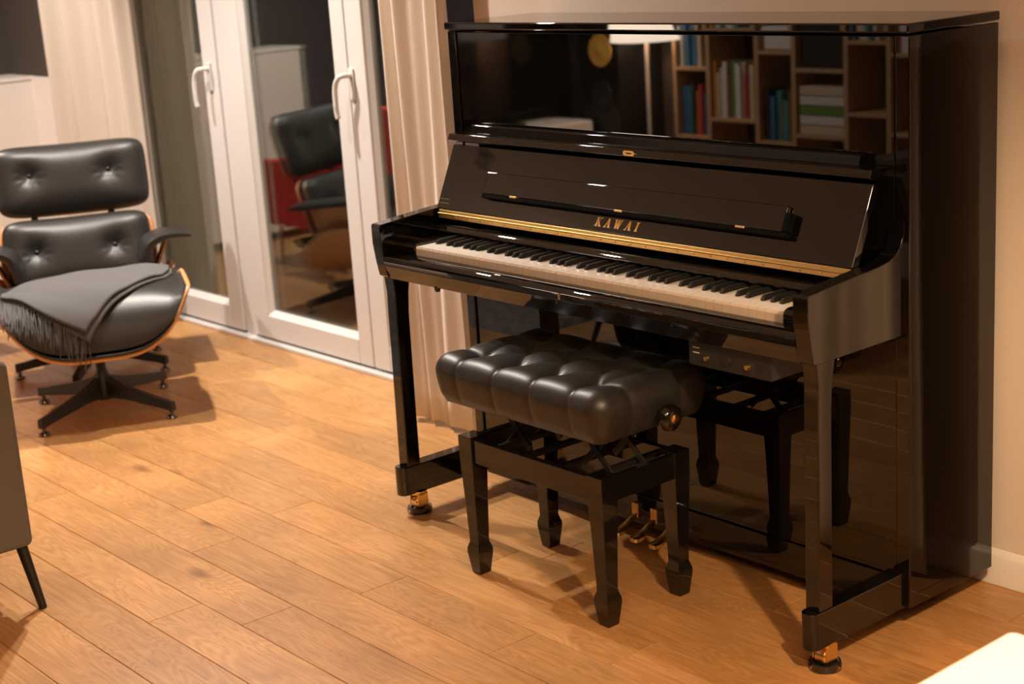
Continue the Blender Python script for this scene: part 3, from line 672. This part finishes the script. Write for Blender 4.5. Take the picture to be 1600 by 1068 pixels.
for lay in range(2):
    nS = 46 if lay else 34
    for k in range(nS):
        t = (k + 0.5 * random.random()) / nS
        p0 = Vector(tpos(0.0, t, 0.018 if lay else 0.006, 0 if lay else 0.012))
        ln = random.uniform(0.075, 0.105) * (1 if t > 0.12 else 0.7)
        pts = [p0 - Vector((0.004, 0, 0))]; u, v_, z = p0
        du = random.uniform(-0.1, 0.25); dv = random.uniform(-0.16, 0.16) - 0.05
        for q in range(1, 7):
            z -= ln / 6; v_ += dv * ln / 6
            u_s = u + 0.012 * (1 - math.exp(-q)) + 0.02 * max(0, 0.31 - z)
            lo_, hi_ = 0.0, 0.29
            for _ in range(12):
                mid = (lo_ + hi_) / 2
                if otop(mid, v_) > z: lo_ = mid
                else: hi_ = mid
            u_s = max(hi_ * 0.985 + 0.006 + 0.006 * lay, u - 0.0) + 0.002 * random.random()
            pts.append(Vector((min(u_s, 0.315), v_, z)))
        tube(bm, pts, [0.0016, 0.0019, 0.0019, 0.0018, 0.0018, 0.0021, 0.0012], 5)
fr_ = done(bm, 'fringe', THROW, tw, smooth=180); fr_['kind'] = 'stuff'

# ------------------------------------------------------------------ lounge chair
lc = thing('lounge_chair', 'black leather lounge chair with buttoned cushions and wood shells by the curtain', 'armchair', (-2.17, -0.12, 0), TH)
starbase(lc, 5, R(-17), 0.290, 0.128, coltop=0.27)
def pad(name, cx, cv, cz, hw, hh, th, tilt, bt, parent, curv=0.045, mat=LEATHER, zwarp=0.0):
    """upright cushion; local across = y, up-the-pad = t, thickness forward"""
    def f(front):
        def g(a, b):
            p_ = (a * 2 - 1); q = (b * 2 - 1)
            # superelliptic outline
            sx = math.sin(p_ * PI / 2); sy = math.sin(q * PI / 2)
            k = (abs(sx) ** 7 + abs(sy) ** 7) ** (1 / 7) if (sx or sy) else 0
            mxx = max(abs(sx), abs(sy))
            if k > 1e-6: sx, sy = sx * mxx / k, sy * mxx / k
            edge = max(0, 1 - mxx ** 3.2) ** 0.55
            n_ = th * edge if front else -0.25 * th * edge
            if front:
                for (bx_, by_) in bt:
                    d = math.hypot(sx * hw - bx_, (sy * hh - by_))
                    dy_ = sy * hh - by_
                    n_ -= 0.030 * math.exp(-(d / 0.036) ** 1.25)
                    n_ += 0.0030 * math.exp(-((d - 0.022) / 0.026) ** 2) * math.cos(10 * math.atan2(dy_, sx * hw - bx_)) * (1.3 if dy_ < 0 else 0.5)
            u = n_ + curv * sx * sx
            t_ = sy * hh
            return (cx + u * math.cos(tilt) - t_ * math.sin(tilt), cv + sx * hw, cz + t_ * math.cos(tilt) + u * math.sin(tilt) + zwarp * sx * sx)
        return g
    bm = bmesh.new(); gridmesh(bm, 64, 48, f(True)); gridmesh(bm, 24, 16, f(False))
    bmesh.ops.recalc_face_normals(bm, faces=bm.faces[:])
    c_ = done(bm, name, mat, parent, smooth=180)
    for (bx_, by_) in bt:
        g = f(True); u0 = 0.5 + math.asin(max(-1, min(1, bx_ / hw))) / PI; v0 = 0.5 + math.asin(max(-1, min(1, by_ / hh))) / PI
        q = g(u0, v0)
        bm = bmesh.new(); lathe(bm, [(0, 0.007), (0.004, 0.0062), (0.0075, 0.003), (0.0085, -0.002)], 12, T(q[0] + 0.008, q[1], q[2]) @ roty(PI / 2 - tilt)); done(bm, 'tuft_button', LEATHER, c_, smooth=180)
    return c_
def shellpad(name, cx, cv, cz, hw, hh, tilt, parent, curv, off=-0.028):
    def g(a, b):
        sx = (a * 2 - 1); sy = (b * 2 - 1)
        k = (abs(sx) ** 6 + abs(sy) ** 6) ** (1 / 6); mxx = max(abs(sx), abs(sy))
        if k > 1e-6: sx, sy = sx * mxx / k, sy * mxx / k
        u = off + curv * sx * sx + 0.02 * mxx ** 8; t_ = sy * hh
        return (cx + u * math.cos(tilt) - t_ * math.sin(tilt), cv + sx * hw, cz + t_ * math.cos(tilt) + u * math.sin(tilt))
    bm = bmesh.new(); gridmesh(bm, 32, 20, g); o = done(bm, name, PLY, parent, smooth=180)
    m_ = o.modifiers.new('solid', 'SOLIDIFY'); m_.thickness = 0.010; m_.offset = -1
    return o
pad('headrest_cushion', -0.275, -0.008, 0.697, 0.285, 0.138, 0.075, R(14), [(-0.155, 0.020), (0.140, 0.020)], lc)
shellpad('headrest_shell', -0.275, -0.008, 0.697, 0.281, 0.130, R(14), lc, 0.045, -0.026)
pad('back_cushion', -0.165, -0.015, 0.425, 0.275, 0.142, 0.075, R(18), [(-0.155, 0.012), (0.135, 0.012)], lc)
shellpad('back_shell', -0.165, -0.015, 0.425, 0.286, 0.138, R(18), lc, 0.050, -0.030)
for v_ in (-0.165, 0.125):
    bm = bmesh.new(); bx(bm, -0.006, 0.006, v_ - 0.013, v_ + 0.013, -0.26, 0.16, T(-0.268, 0, 0.57) @ roty(R(-15)))
    done(bm, 'back_brace', BLKMET, lc, bev=0.002)
# seat
def lseat(u, v_):
    a = math.sin((u * 2 - 1) * PI / 2) * 0.27; b = math.sin((v_ * 2 - 1) * PI / 2) * 0.27
    z = otop(a, b * 1.06) - 0.075
    return (a + 0.06, b, z + 0.10 * a)
bm = bmesh.new(); gridmesh(bm, 30, 30, lseat); done(bm, 'seat_cushion', LEATHER, lc, smooth=180)
bm = bmesh.new(); gridmesh(bm, 16, 40, lambda u, v_: (shellf(u, v_)[0] + 0.06, shellf(u, v_)[1], shellf(u, v_)[2] - 0.06 + 0.1 * (shellf(u, v_)[0])))
o = done(bm, 'seat_shell', PLY, lc, smooth=180); m_ = o.modifiers.new('solid', 'SOLIDIFY'); m_.thickness = 0.011; m_.offset = -1
# arm rests : curved leather pad flaring outwards, wood side below
for s in (-1, 1):
    cv = -0.012
    sec = [(0.228, 0.385, 0.030), (0.232, 0.430, 0.034), (0.248, 0.470, 0.034), (0.285, 0.493, 0.028), (0.335, 0.499, 0.023), (0.385, 0.495, 0.020), (0.400, 0.492, 0.014)]
    def ring(u, sc):
        pts = []
        C_ = spline([(a, b, 0) for a, b, _ in sec], 4); TT = [curve([(q[2],) for q in sec], i / (len(C_) - 1))[0] for i in range(len(C_))]
        up, dn = [], []
        for i, c_ in enumerate(C_):
            d = (C_[min(i + 1, len(C_) - 1)] - C_[max(i - 1, 0)]).normalized(); n_ = Vector((-d.y, d.x, 0))
            if n_.y < 0 and i > 8: n_ = -n_
            h_ = TT[i] * sc * 0.62
            up.append(c_ + n_ * h_); dn.append(c_ - n_ * h_)
        return [Vector((u, cv + s * q.x, q.y + 0.10 * (u - 0.05))) for q in up + dn[::-1]]
    bm = bmesh.new(); us = [(-0.14, 0.45), (-0.125, 0.85), (-0.09, 1.0), (0.0, 1.05), (0.10, 1.05), (0.17, 1.0), (0.205, 0.85), (0.22, 0.45)]
    rings = [[bm.verts.new(q) for q in ring(u, sc)] for u, sc in us]
    for A, B in zip(rings, rings[1:]):
        for k in range(len(A)): bm.faces.new((A[k], A[(k + 1) % len(A)], B[(k + 1) % len(A)], B[k]))
    bm.faces.new(rings[0][::-1]); bm.faces.new(rings[-1]); bmesh.ops.recalc_face_normals(bm, faces=bm.faces[:])
    done(bm, 'armrest', LEATHER, lc, smooth=60)
    bm = bmesh.new(); gridmesh(bm, 8, 10, lambda u, t: (-0.08 + 0.20 * u, cv + s * curve([(0.262,), (0.275,), (0.290,), (0.306,), (0.318,)], t)[0], curve([(0.325,), (0.365,), (0.40,), (0.435,), (0.468,)], t)[0] + 0.033 * u))
    o = done(bm, 'arm_support', PLY, lc, smooth=180); m_ = o.modifiers.new('solid', 'SOLIDIFY'); m_.thickness = 0.010; m_.offset = 0

# ------------------------------------------------------------------ curtains
CURT2 = CURT.copy(); CURT2.name = 'sheer_curtain_cloth'
for _q in CURT2.node_tree.nodes:
    if _q.type == 'MIX_SHADER': _q.inputs[0].default_value = 0.42
    if _q.type == 'BSDF_TRANSLUCENT': _q.inputs[0].default_value = (0.86, 0.80, 0.72, 1)
def curtain(name, label, x0, x1, y, z1, folds, amp, seed, z0=0.012, hem=None, mat=CURT):
    rnd = random.Random(seed); ks = []
    tt = [0]
    for k in range(folds): tt.append(tt[-1] + rnd.uniform(0.6, 1.5))
    tt = [q / tt[-1] for q in tt]; am = [rnd.uniform(0.55, 1.0) for _ in range(folds)]
    def f(a, b):
        i = max(k for k in range(folds) if tt[k] <= a + 1e-9) if a < 1 else folds - 1
        ph = (a - tt[i]) / (tt[i + 1] - tt[i])
        wv = math.sin(PI * ph) ** 2 * (1 if i % 2 == 0 else -0.55) * am[i]
        sh = 0.55 + 0.45 * b
        x = x0 + (x1 - x0) * a + 0.012 * math.sin(3 * b + 9 * a) + 0.010 * (1 - b) * math.sin(17 * a)
        return (x, y - amp * wv * sh - 0.006 * math.sin(4 * b + 13 * a), z0 + (z1 - z0) * b + (0.010 * math.sin(folds * 3 * a) if b == 0 else 0))
    rt = thing(name, label, 'curtain', ((x0 + x1) / 2, y, 0))
    bm = bmesh.new(); gridmesh(bm, folds * 14, 26, f)
    for v_ in bm.verts: v_.co -= Vector(((x0 + x1) / 2, y, 0))
    o = done(bm, 'curtain_cloth', mat, rt, smooth=180); m_ = o.modifiers.new('solid', 'SOLIDIFY'); m_.thickness = 0.003
    if hem:
        for (a, w_) in hem:
            bm = bmesh.new()
            def g(s, t):
                q = Vector(f(a + w_ * s, t)); pk = 0.0035 * math.sin(70 * t + 3 * math.sin(31 * t)) * math.sin(PI * s)
                return q - Vector(((x0 + x1) / 2, y, 0)) + Vector((0.004 * math.sin(60 * t), -0.007 - pk, 0))
            gridmesh(bm, 4, 160, g); o = done(bm, 'puckered_seam', mat, rt, smooth=180); m_ = o.modifiers.new('solid', 'SOLIDIFY'); m_.thickness = 0.002
    return rt
curtain('curtain', 'cream curtain left of the glazed doors, behind the lounge chair', -3.43, -2.60, 0.42, 2.36, 7, 0.095, 11, hem=[(0.55, 0.05)], mat=CURT2)
curtain('curtain', 'cream curtain between the glazed doors and the piano', -0.665, -0.325, 0.270, 2.36, 7, 0.062, 5)
curtain('curtain', 'cream curtain at the wall to the right of the piano', 1.62, 2.75, 0.262, 2.36, 11, 0.055, 21)
for (a, b, yy, lb) in ((1.6, 2.8, 0.262, 'white curtain rail above the curtain right of the piano'), (-3.6, -2.5, 0.42, 'white curtain rail above the left cream curtain'), (-0.9, -0.31, 0.27, 'white curtain rail above the cream curtain next to the piano')):
    tag(box('curtain_rail', PVC, a, b, yy - 0.012, yy + 0.012, 2.37, 2.395, bev=0.002), lb, 'curtain rail', 'curtain rails')

# ------------------------------------------------------------------ white sideboard at the left wall
sb = thing('sideboard', 'tall white cabinet along the dark left wall, beside the cream curtain', 'cabinet', (XL, 0, 0))
box('cabinet_body', WHITE, 0.002, 0.27, -0.92, 0.50, 0.04, 0.982, sb, bev=0.003)
box('cabinet_top', WHITE, 0.002, 0.29, -0.925, 0.502, 0.984, 1.002, sb, bev=0.003)
for k in range(3):
    a = -0.915 + k * 0.4715
    d_ = box('cabinet_door', WHITE, 0.272, 0.288, a + 0.002, a + 0.4685, 0.05, 0.980, sb, bev=0.002)

# ------------------------------------------------------------------ sofa
so = thing('sofa', 'taupe grey fabric sofa with slim dark metal legs at the left', 'sofa', (-0.6, -2.15, 0))
def rbox(name, mat, x0, x1, y0, y1, z0, z1, parent, r=0.03, seg=4):
    return box(name, mat, x0, x1, y0, y1, z0, z1, parent, bev=r, seg=seg)
rbox('side_panel', SOFAM, 0.33, 0.462, -0.90, 0.895, 0.163, 0.625, so, 0.018)
rbox('backrest', SOFAM, -0.30, 0.328, 0.76, 0.895, 0.163, 0.62, so, 0.02)
rbox('seat_cushion', SOFAM, -0.30, 0.328, -0.05, 0.755, 0.25, 0.44, so, 0.04)
rbox('seat_cushion', SOFAM, -0.30, 0.328, -0.88, -0.055, 0.25, 0.44, so, 0.04)
rbox('base', SOFAM, -0.30, 0.328, -0.90, 0.755, 0.165, 0.245, so, 0.01)
for (x, y, dx, dy) in ((0.415, 0.876, 0.040, 0.018), (0.415, -0.85, 0.042, -0.048), (-0.25, 0.845, -0.042, 0.045), (-0.25, -0.85, -0.042, -0.045)):
    bm = bmesh.new(); tube(bm, [(x, y, 0.168), (x + dx, y + dy, 0.0)], [0.0145, 0.010], 14); done(bm, 'leg', BLKMET, so, smooth=40)

# ------------------------------------------------------------------ white low table in the right foreground
wt = thing('low_table', 'bright white low table top cut off by the lower right corner', 'table', (2.572, -1.085, 0))
bm = bmesh.new(); n = 8; pl = []
for (cx, cy, a0) in ((-0.357, 0.317, PI / 2), (-0.357, -0.317, PI), (0.357, -0.317, 3 * PI / 2), (0.357, 0.317, 0)):
    pl += [(cx + 0.013 * math.cos(a0 + PI / 2 * k / n), cy + 0.013 * math.sin(a0 + PI / 2 * k / n)) for k in range(n + 1)]
prism(bm, pl, 0.475, 0.50, 2); done(bm, 'table_top', TABLEW, wt, bev=0.004, seg=3)
for sx in (-1, 1):
    for sy in (-1, 1):
        bm = bmesh.new(); tube(bm, [(sx * 0.27, sy * 0.23, 0.474), (sx * 0.30, sy * 0.26, 0)], [0.019, 0.013], 14); done(bm, 'leg', PINE, wt, smooth=40)

# ------------------------------------------------------------------ rug, media corner, shelf : seen in the piano's lacquer and in the door glass
rg_o = thing('shaggy_rug', 'grey shaggy rug on the floor in front of the sofa', 'rug', (-2.35, -1.95, 0))
bm = bmesh.new(); gridmesh(bm, 90, 60, lambda u, v_: ((u - 0.5) * 2.4, (v_ - 0.5) * 1.6, 0.028 + 0.008 * math.sin(57 * u + 9 * math.sin(41 * v_)) + 0.008 * random.random() if 0 < u < 1 and 0 < v_ < 1 else 0.001))
o = done(bm, 'pile', RUG, rg_o, smooth=180); o['kind'] = 'stuff'

tv = thing('television', 'large black television standing on the white media bench', 'television', (XL + 0.10, -3.35, 0.38))
box('screen_panel', SCREEN, -0.02, 0.02, -0.58, 0.58, 0.07, 0.74, tv, bev=0.003)
box('stand', BLKPL, -0.09, 0.11, -0.22, 0.22, 0.0, 0.012, tv, bev=0.002); box('stand_neck', BLKPL, -0.03, -0.005, -0.06, 0.06, 0.012, 0.10, tv)
mb = thing('media_bench', 'low white media bench under the television', 'cabinet', (XL, -3.30, 0))
box('bench_body', WHITE, 0.004, 0.40, -0.62, 0.75, 0.05, 0.378, mb)
for k in range(3): box('drawer_front', WHITE, 0.402, 0.418, -0.615 + k * 0.457, -0.162 + k * 0.457, 0.055, 0.372, mb)
sp = thing('loudspeaker', 'tall black floor loudspeaker with a yellow cone', 'loudspeaker', (-3.66, -4.10, 0))
box('speaker_body', plain('speaker_black', (0.008, 0.008, 0.008), 0.35), -0.17, 0.17, -0.20, 0.15, 0.0, 1.10, sp, bev=0.006)
for (z, r_, mt) in ((0.79, 0.085, YELC), (0.52, 0.075, BLKPL), (0.98, 0.02, BLKPL)):
    bm = bmesh.new(); lathe(bm, [(r_ * 1.15, 0), (r_ * 1.12, 0.006), (r_, 0.005), (r_ * 0.35, -0.0 + 0.002), (r_ * 0.2, 0.010), (0, 0.013)], 28, T(0.02, 0.152, z) @ rotx(-PI / 2)); done(bm, 'speaker_cone', mt, sp, smooth=50)
lp = thing('floor_lamp', 'white floor lamp with a glowing drum shade beside the bookshelf', 'lamp', (-3.28, -3.98, 0))
bm = bmesh.new(); lathe(bm, [(0, 0), (0.13, 0), (0.13, 0.012), (0.02, 0.022), (0.011, 0.03), (0.011, 1.02), (0, 1.02)], 24); done(bm, 'stand', WHITE, lp, smooth=40)
bm = bmesh.new(); lathe(bm, [(0.21, 0.852), (0.17, 1.16)], 32); o = done(bm, 'shade', SHADE, lp, smooth=40); m_ = o.modifiers.new('solid', 'SOLIDIFY'); m_.thickness = 0.004
light('floor_lamp_bulb', 'POINT', (-3.28, -3.98, 0.98), 30, (1.0, 0.72, 0.5), None, 0.03)

# bookshelf
YS0, YS1 = -4.32, -4.02
bs = thing('bookshelf', 'pine bookshelf with open bays of mixed heights', 'bookshelf', (0, 0, 0))
ups = [-3.10, -2.84, -2.48, -2.22, -1.87, -1.60, -1.30]
for x in ups: box('upright', PINE, x - 0.014, x + 0.014, YS0, YS1, 0.0, 1.62, bs, bev=0.001)
shelf_z = [[0.02, 0.31, 0.70, 1.05, 1.60], [0.02, 0.42, 0.92, 1.25, 1.60], [0.02, 0.31, 0.80, 1.15, 1.60], [0.02, 0.36, 0.71, 1.05, 1.60], [0.02, 0.49, 0.86, 1.20, 1.60], [0.02, 0.40, 0.80, 1.20, 1.60]]
for k, zs in enumerate(shelf_z):
    for z in zs: box('shelf', PINE, ups[k] + 0.015, ups[k + 1] - 0.015, YS0, YS1, z - 0.02, z, bs, bev=0.001)
bays = ['first', 'second', 'third', 'fourth', 'fifth', 'sixth']
cols = [('blue', (0.04, 0.16, 0.34)), ('white', (0.75, 0.72, 0.68)), ('red', (0.45, 0.04, 0.04)), ('green', (0.14, 0.30, 0.05)), ('orange', (0.62, 0.24, 0.04)), ('black', (0.03, 0.03, 0.03)), ('teal', (0.05, 0.27, 0.28)), ('cream', (0.66, 0.55, 0.40)), ('brown', (0.20, 0.10, 0.05)), ('lime', (0.38, 0.48, 0.07))]
CM = {n_: plain('book_' + n_, c_, 0.5) for n_, c_ in cols}
ordn = ['first', 'second', 'third', 'fourth', 'fifth', 'sixth', 'seventh', 'eighth', 'ninth', 'tenth', 'eleventh', 'twelfth', 'thirteenth', 'fourteenth', 'fifteenth']
def books(bay, zi, hmax, frac, seed):
    rnd = random.Random(seed); x = ups[bay] + 0.02; xe = ups[bay] + 0.02 + (ups[bay + 1] - ups[bay] - 0.05) * frac; z = shelf_z[bay][zi]; i = 0
    lv = ['lowest', 'lower middle', 'upper middle', 'top'][zi]
    while x < xe and i < 13:
        t = rnd.uniform(0.018, 0.036); h_ = hmax * rnd.uniform(0.75, 1.0); nm = rnd.choice(['blue', 'white', 'red', 'green', 'orange', 'black', 'teal', 'cream', 'brown', 'lime', 'white', 'blue', 'white', 'teal', 'cream', 'black', 'cream'])
        if x + t > xe: break
        lab = nm + ' book standing ' + ordn[i] + ' from the lamp end, ' + lv + ' shelf of the ' + bays[bay] + ' bay'
        b0 = thing('book', lab, 'book', (x + t / 2, -4.13, z), 0, 'books in the pine bookshelf')
        dp = rnd.uniform(0.0, 0.03)
        bm = bmesh.new(); bx(bm, -t / 2, t / 2, 0.088 - dp, 0.092 - dp, 0, h_); bx(bm, -t / 2, -t / 2 + 0.0025, -0.06 - dp, 0.088 - dp, 0, h_); bx(bm, t / 2 - 0.0025, t / 2, -0.06 - dp, 0.088 - dp, 0, h_)
        done(bm, 'cover', CM[nm], b0)
        bm = bmesh.new(); bx(bm, -t / 2 + 0.003, t / 2 - 0.003, -0.055 - dp, 0.087 - dp, 0.003, h_ - 0.004); done(bm, 'pages', PAPER, b0)
        x += t + 0.0008; i += 1
books(0, 1, 0.31, 1.0, 3); books(0, 2, 0.30, 0.9, 4); books(1, 1, 0.32, 1.0, 8); books(2, 1, 0.29, 1.0, 6); books(1, 2, 0.26, 0.7, 9); books(2, 3, 0.25, 0.9, 10)
books(4, 2, 0.27, 0.8, 12); books(0, 3, 0.25, 0.8, 13); books(5, 2, 0.27, 0.7, 14); books(1, 3, 0.27, 0.9, 15)
# stacked trays in the fourth bay
for k in range(5):
    z = shelf_z[3][1] + 0.0005 + k * 0.052
    nm = ['cream', 'white', 'green', 'white', 'cream'][k]
    o = box('magazine_stack', CM[nm], ups[3] + 0.025, ups[4] - 0.03, -4.30, -4.04, z, z + 0.046, bev=0.002)
    tag(o, nm + ' magazine bundle, ' + ['bottom', 'second', 'middle', 'fourth', 'top'][k] + ' of the stack in the fourth bookshelf bay', 'magazines', 'magazines stacked in the bookshelf')
tag(box('storage_box', BLKPL, ups[3] + 0.03, ups[4] - 0.03, -4.30, -4.05, 0.7105, 0.98, bev=0.01), 'black storage box in the fourth bookshelf bay', 'box')
tag(box('basket', PAPER, ups[2] + 0.03, ups[3] - 0.03, -4.30, -4.05, 0.8005, 0.93, bev=0.012), 'white basket above the books in the third bookshelf bay', 'basket')

# low red armchair behind the lounge chair : seen in the glass of the doors
ra = thing('red_armchair', 'low red armchair standing behind the lounge chair by the white cabinet', 'armchair', (-3.05, -0.62, 0))
box('seat', RED, -0.30, 0.278, -0.26, 0.26, 0.24, 0.34, ra, bev=0.02, seg=3)
box('backrest', RED, 0.28, 0.34, -0.26, 0.26, 0.20, 0.76, ra, bev=0.02, seg=3)
for sy in (-1, 1): box('armrest', RED, -0.30, 0.278, sy * 0.285 - 0.022, sy * 0.285 + 0.022, 0.20, 0.52, ra, bev=0.012, seg=3)
for sx in (-0.26, 0.30):
    for sy in (-0.23, 0.23):
        bm = bmesh.new(); tube(bm, [(sx, sy, 0.245 if sx < 0 else 0.205), (sx * 1.05, sy * 1.05, 0)], [0.016, 0.011], 12); done(bm, 'leg', PINE, ra, smooth=40)

# ------------------------------------------------------------------ ceiling spots (fixtures around the lamps, two of them added for brightness)
for i, (x, y, lb) in enumerate(((-1.55, -0.20, 'above the ottoman'), (-0.97, -0.48, 'between the ottoman and the piano bench'), (-3.0, -2.2, 'added to brighten the bookshelf'), (-2.75, -0.75, 'added to brighten the cabinet and curtain at the left'))):
    f_ = thing('ceiling_spot', 'white round ceiling spot ' + lb, 'spotlight', (x, y, 2.5), 0, 'ceiling spots')
    bm = bmesh.new(); lathe(bm, [(0, 0.0), (0.055, 0.0), (0.055, -0.012), (0.012, -0.014), (0.012, -0.03), (0, -0.03)], 24); done(bm, 'canopy', WHITE, f_, smooth=40)
    bm = bmesh.new(); lathe(bm, [(0.0, -0.031), (0.040, -0.031), (0.042, -0.035), (0.042, -0.066), (0.039, -0.066), (0.039, -0.045), (0, -0.045)], 24); done(bm, 'lamp_head', WHITE, f_, smooth=40)
pd = thing('pendant_lamp', 'pendant lamp hanging above the white low table', 'lamp', (2.85, -1.15, 0))
bm = bmesh.new(); lathe(bm, [(0.03, 1.98), (0.10, 1.92), (0.17, 1.80), (0.165, 1.80), (0.095, 1.915), (0.02, 1.965)], 32); done(bm, 'lamp_shade', BLKMET, pd, smooth=50)
bm = bmesh.new(); tube(bm, [(0, 0, 1.95), (0, 0, 2.5)], 0.004, 8); done(bm, 'cord', BLKMET, pd, smooth=180)
rl = thing('fill_lamp_stand', 'unseen fill lamp added behind the camera to light the ceiling', 'lamp', (3.75, -2.95, 0))  # stand added under the unseen ceiling-bounce light
bm = bmesh.new(); lathe(bm, [(0, 0), (0.14, 0), (0.14, 0.014), (0.02, 0.024), (0.010, 0.03), (0.010, 1.66), (0, 1.66)], 24); done(bm, 'stand', BLKMET, rl, smooth=40)
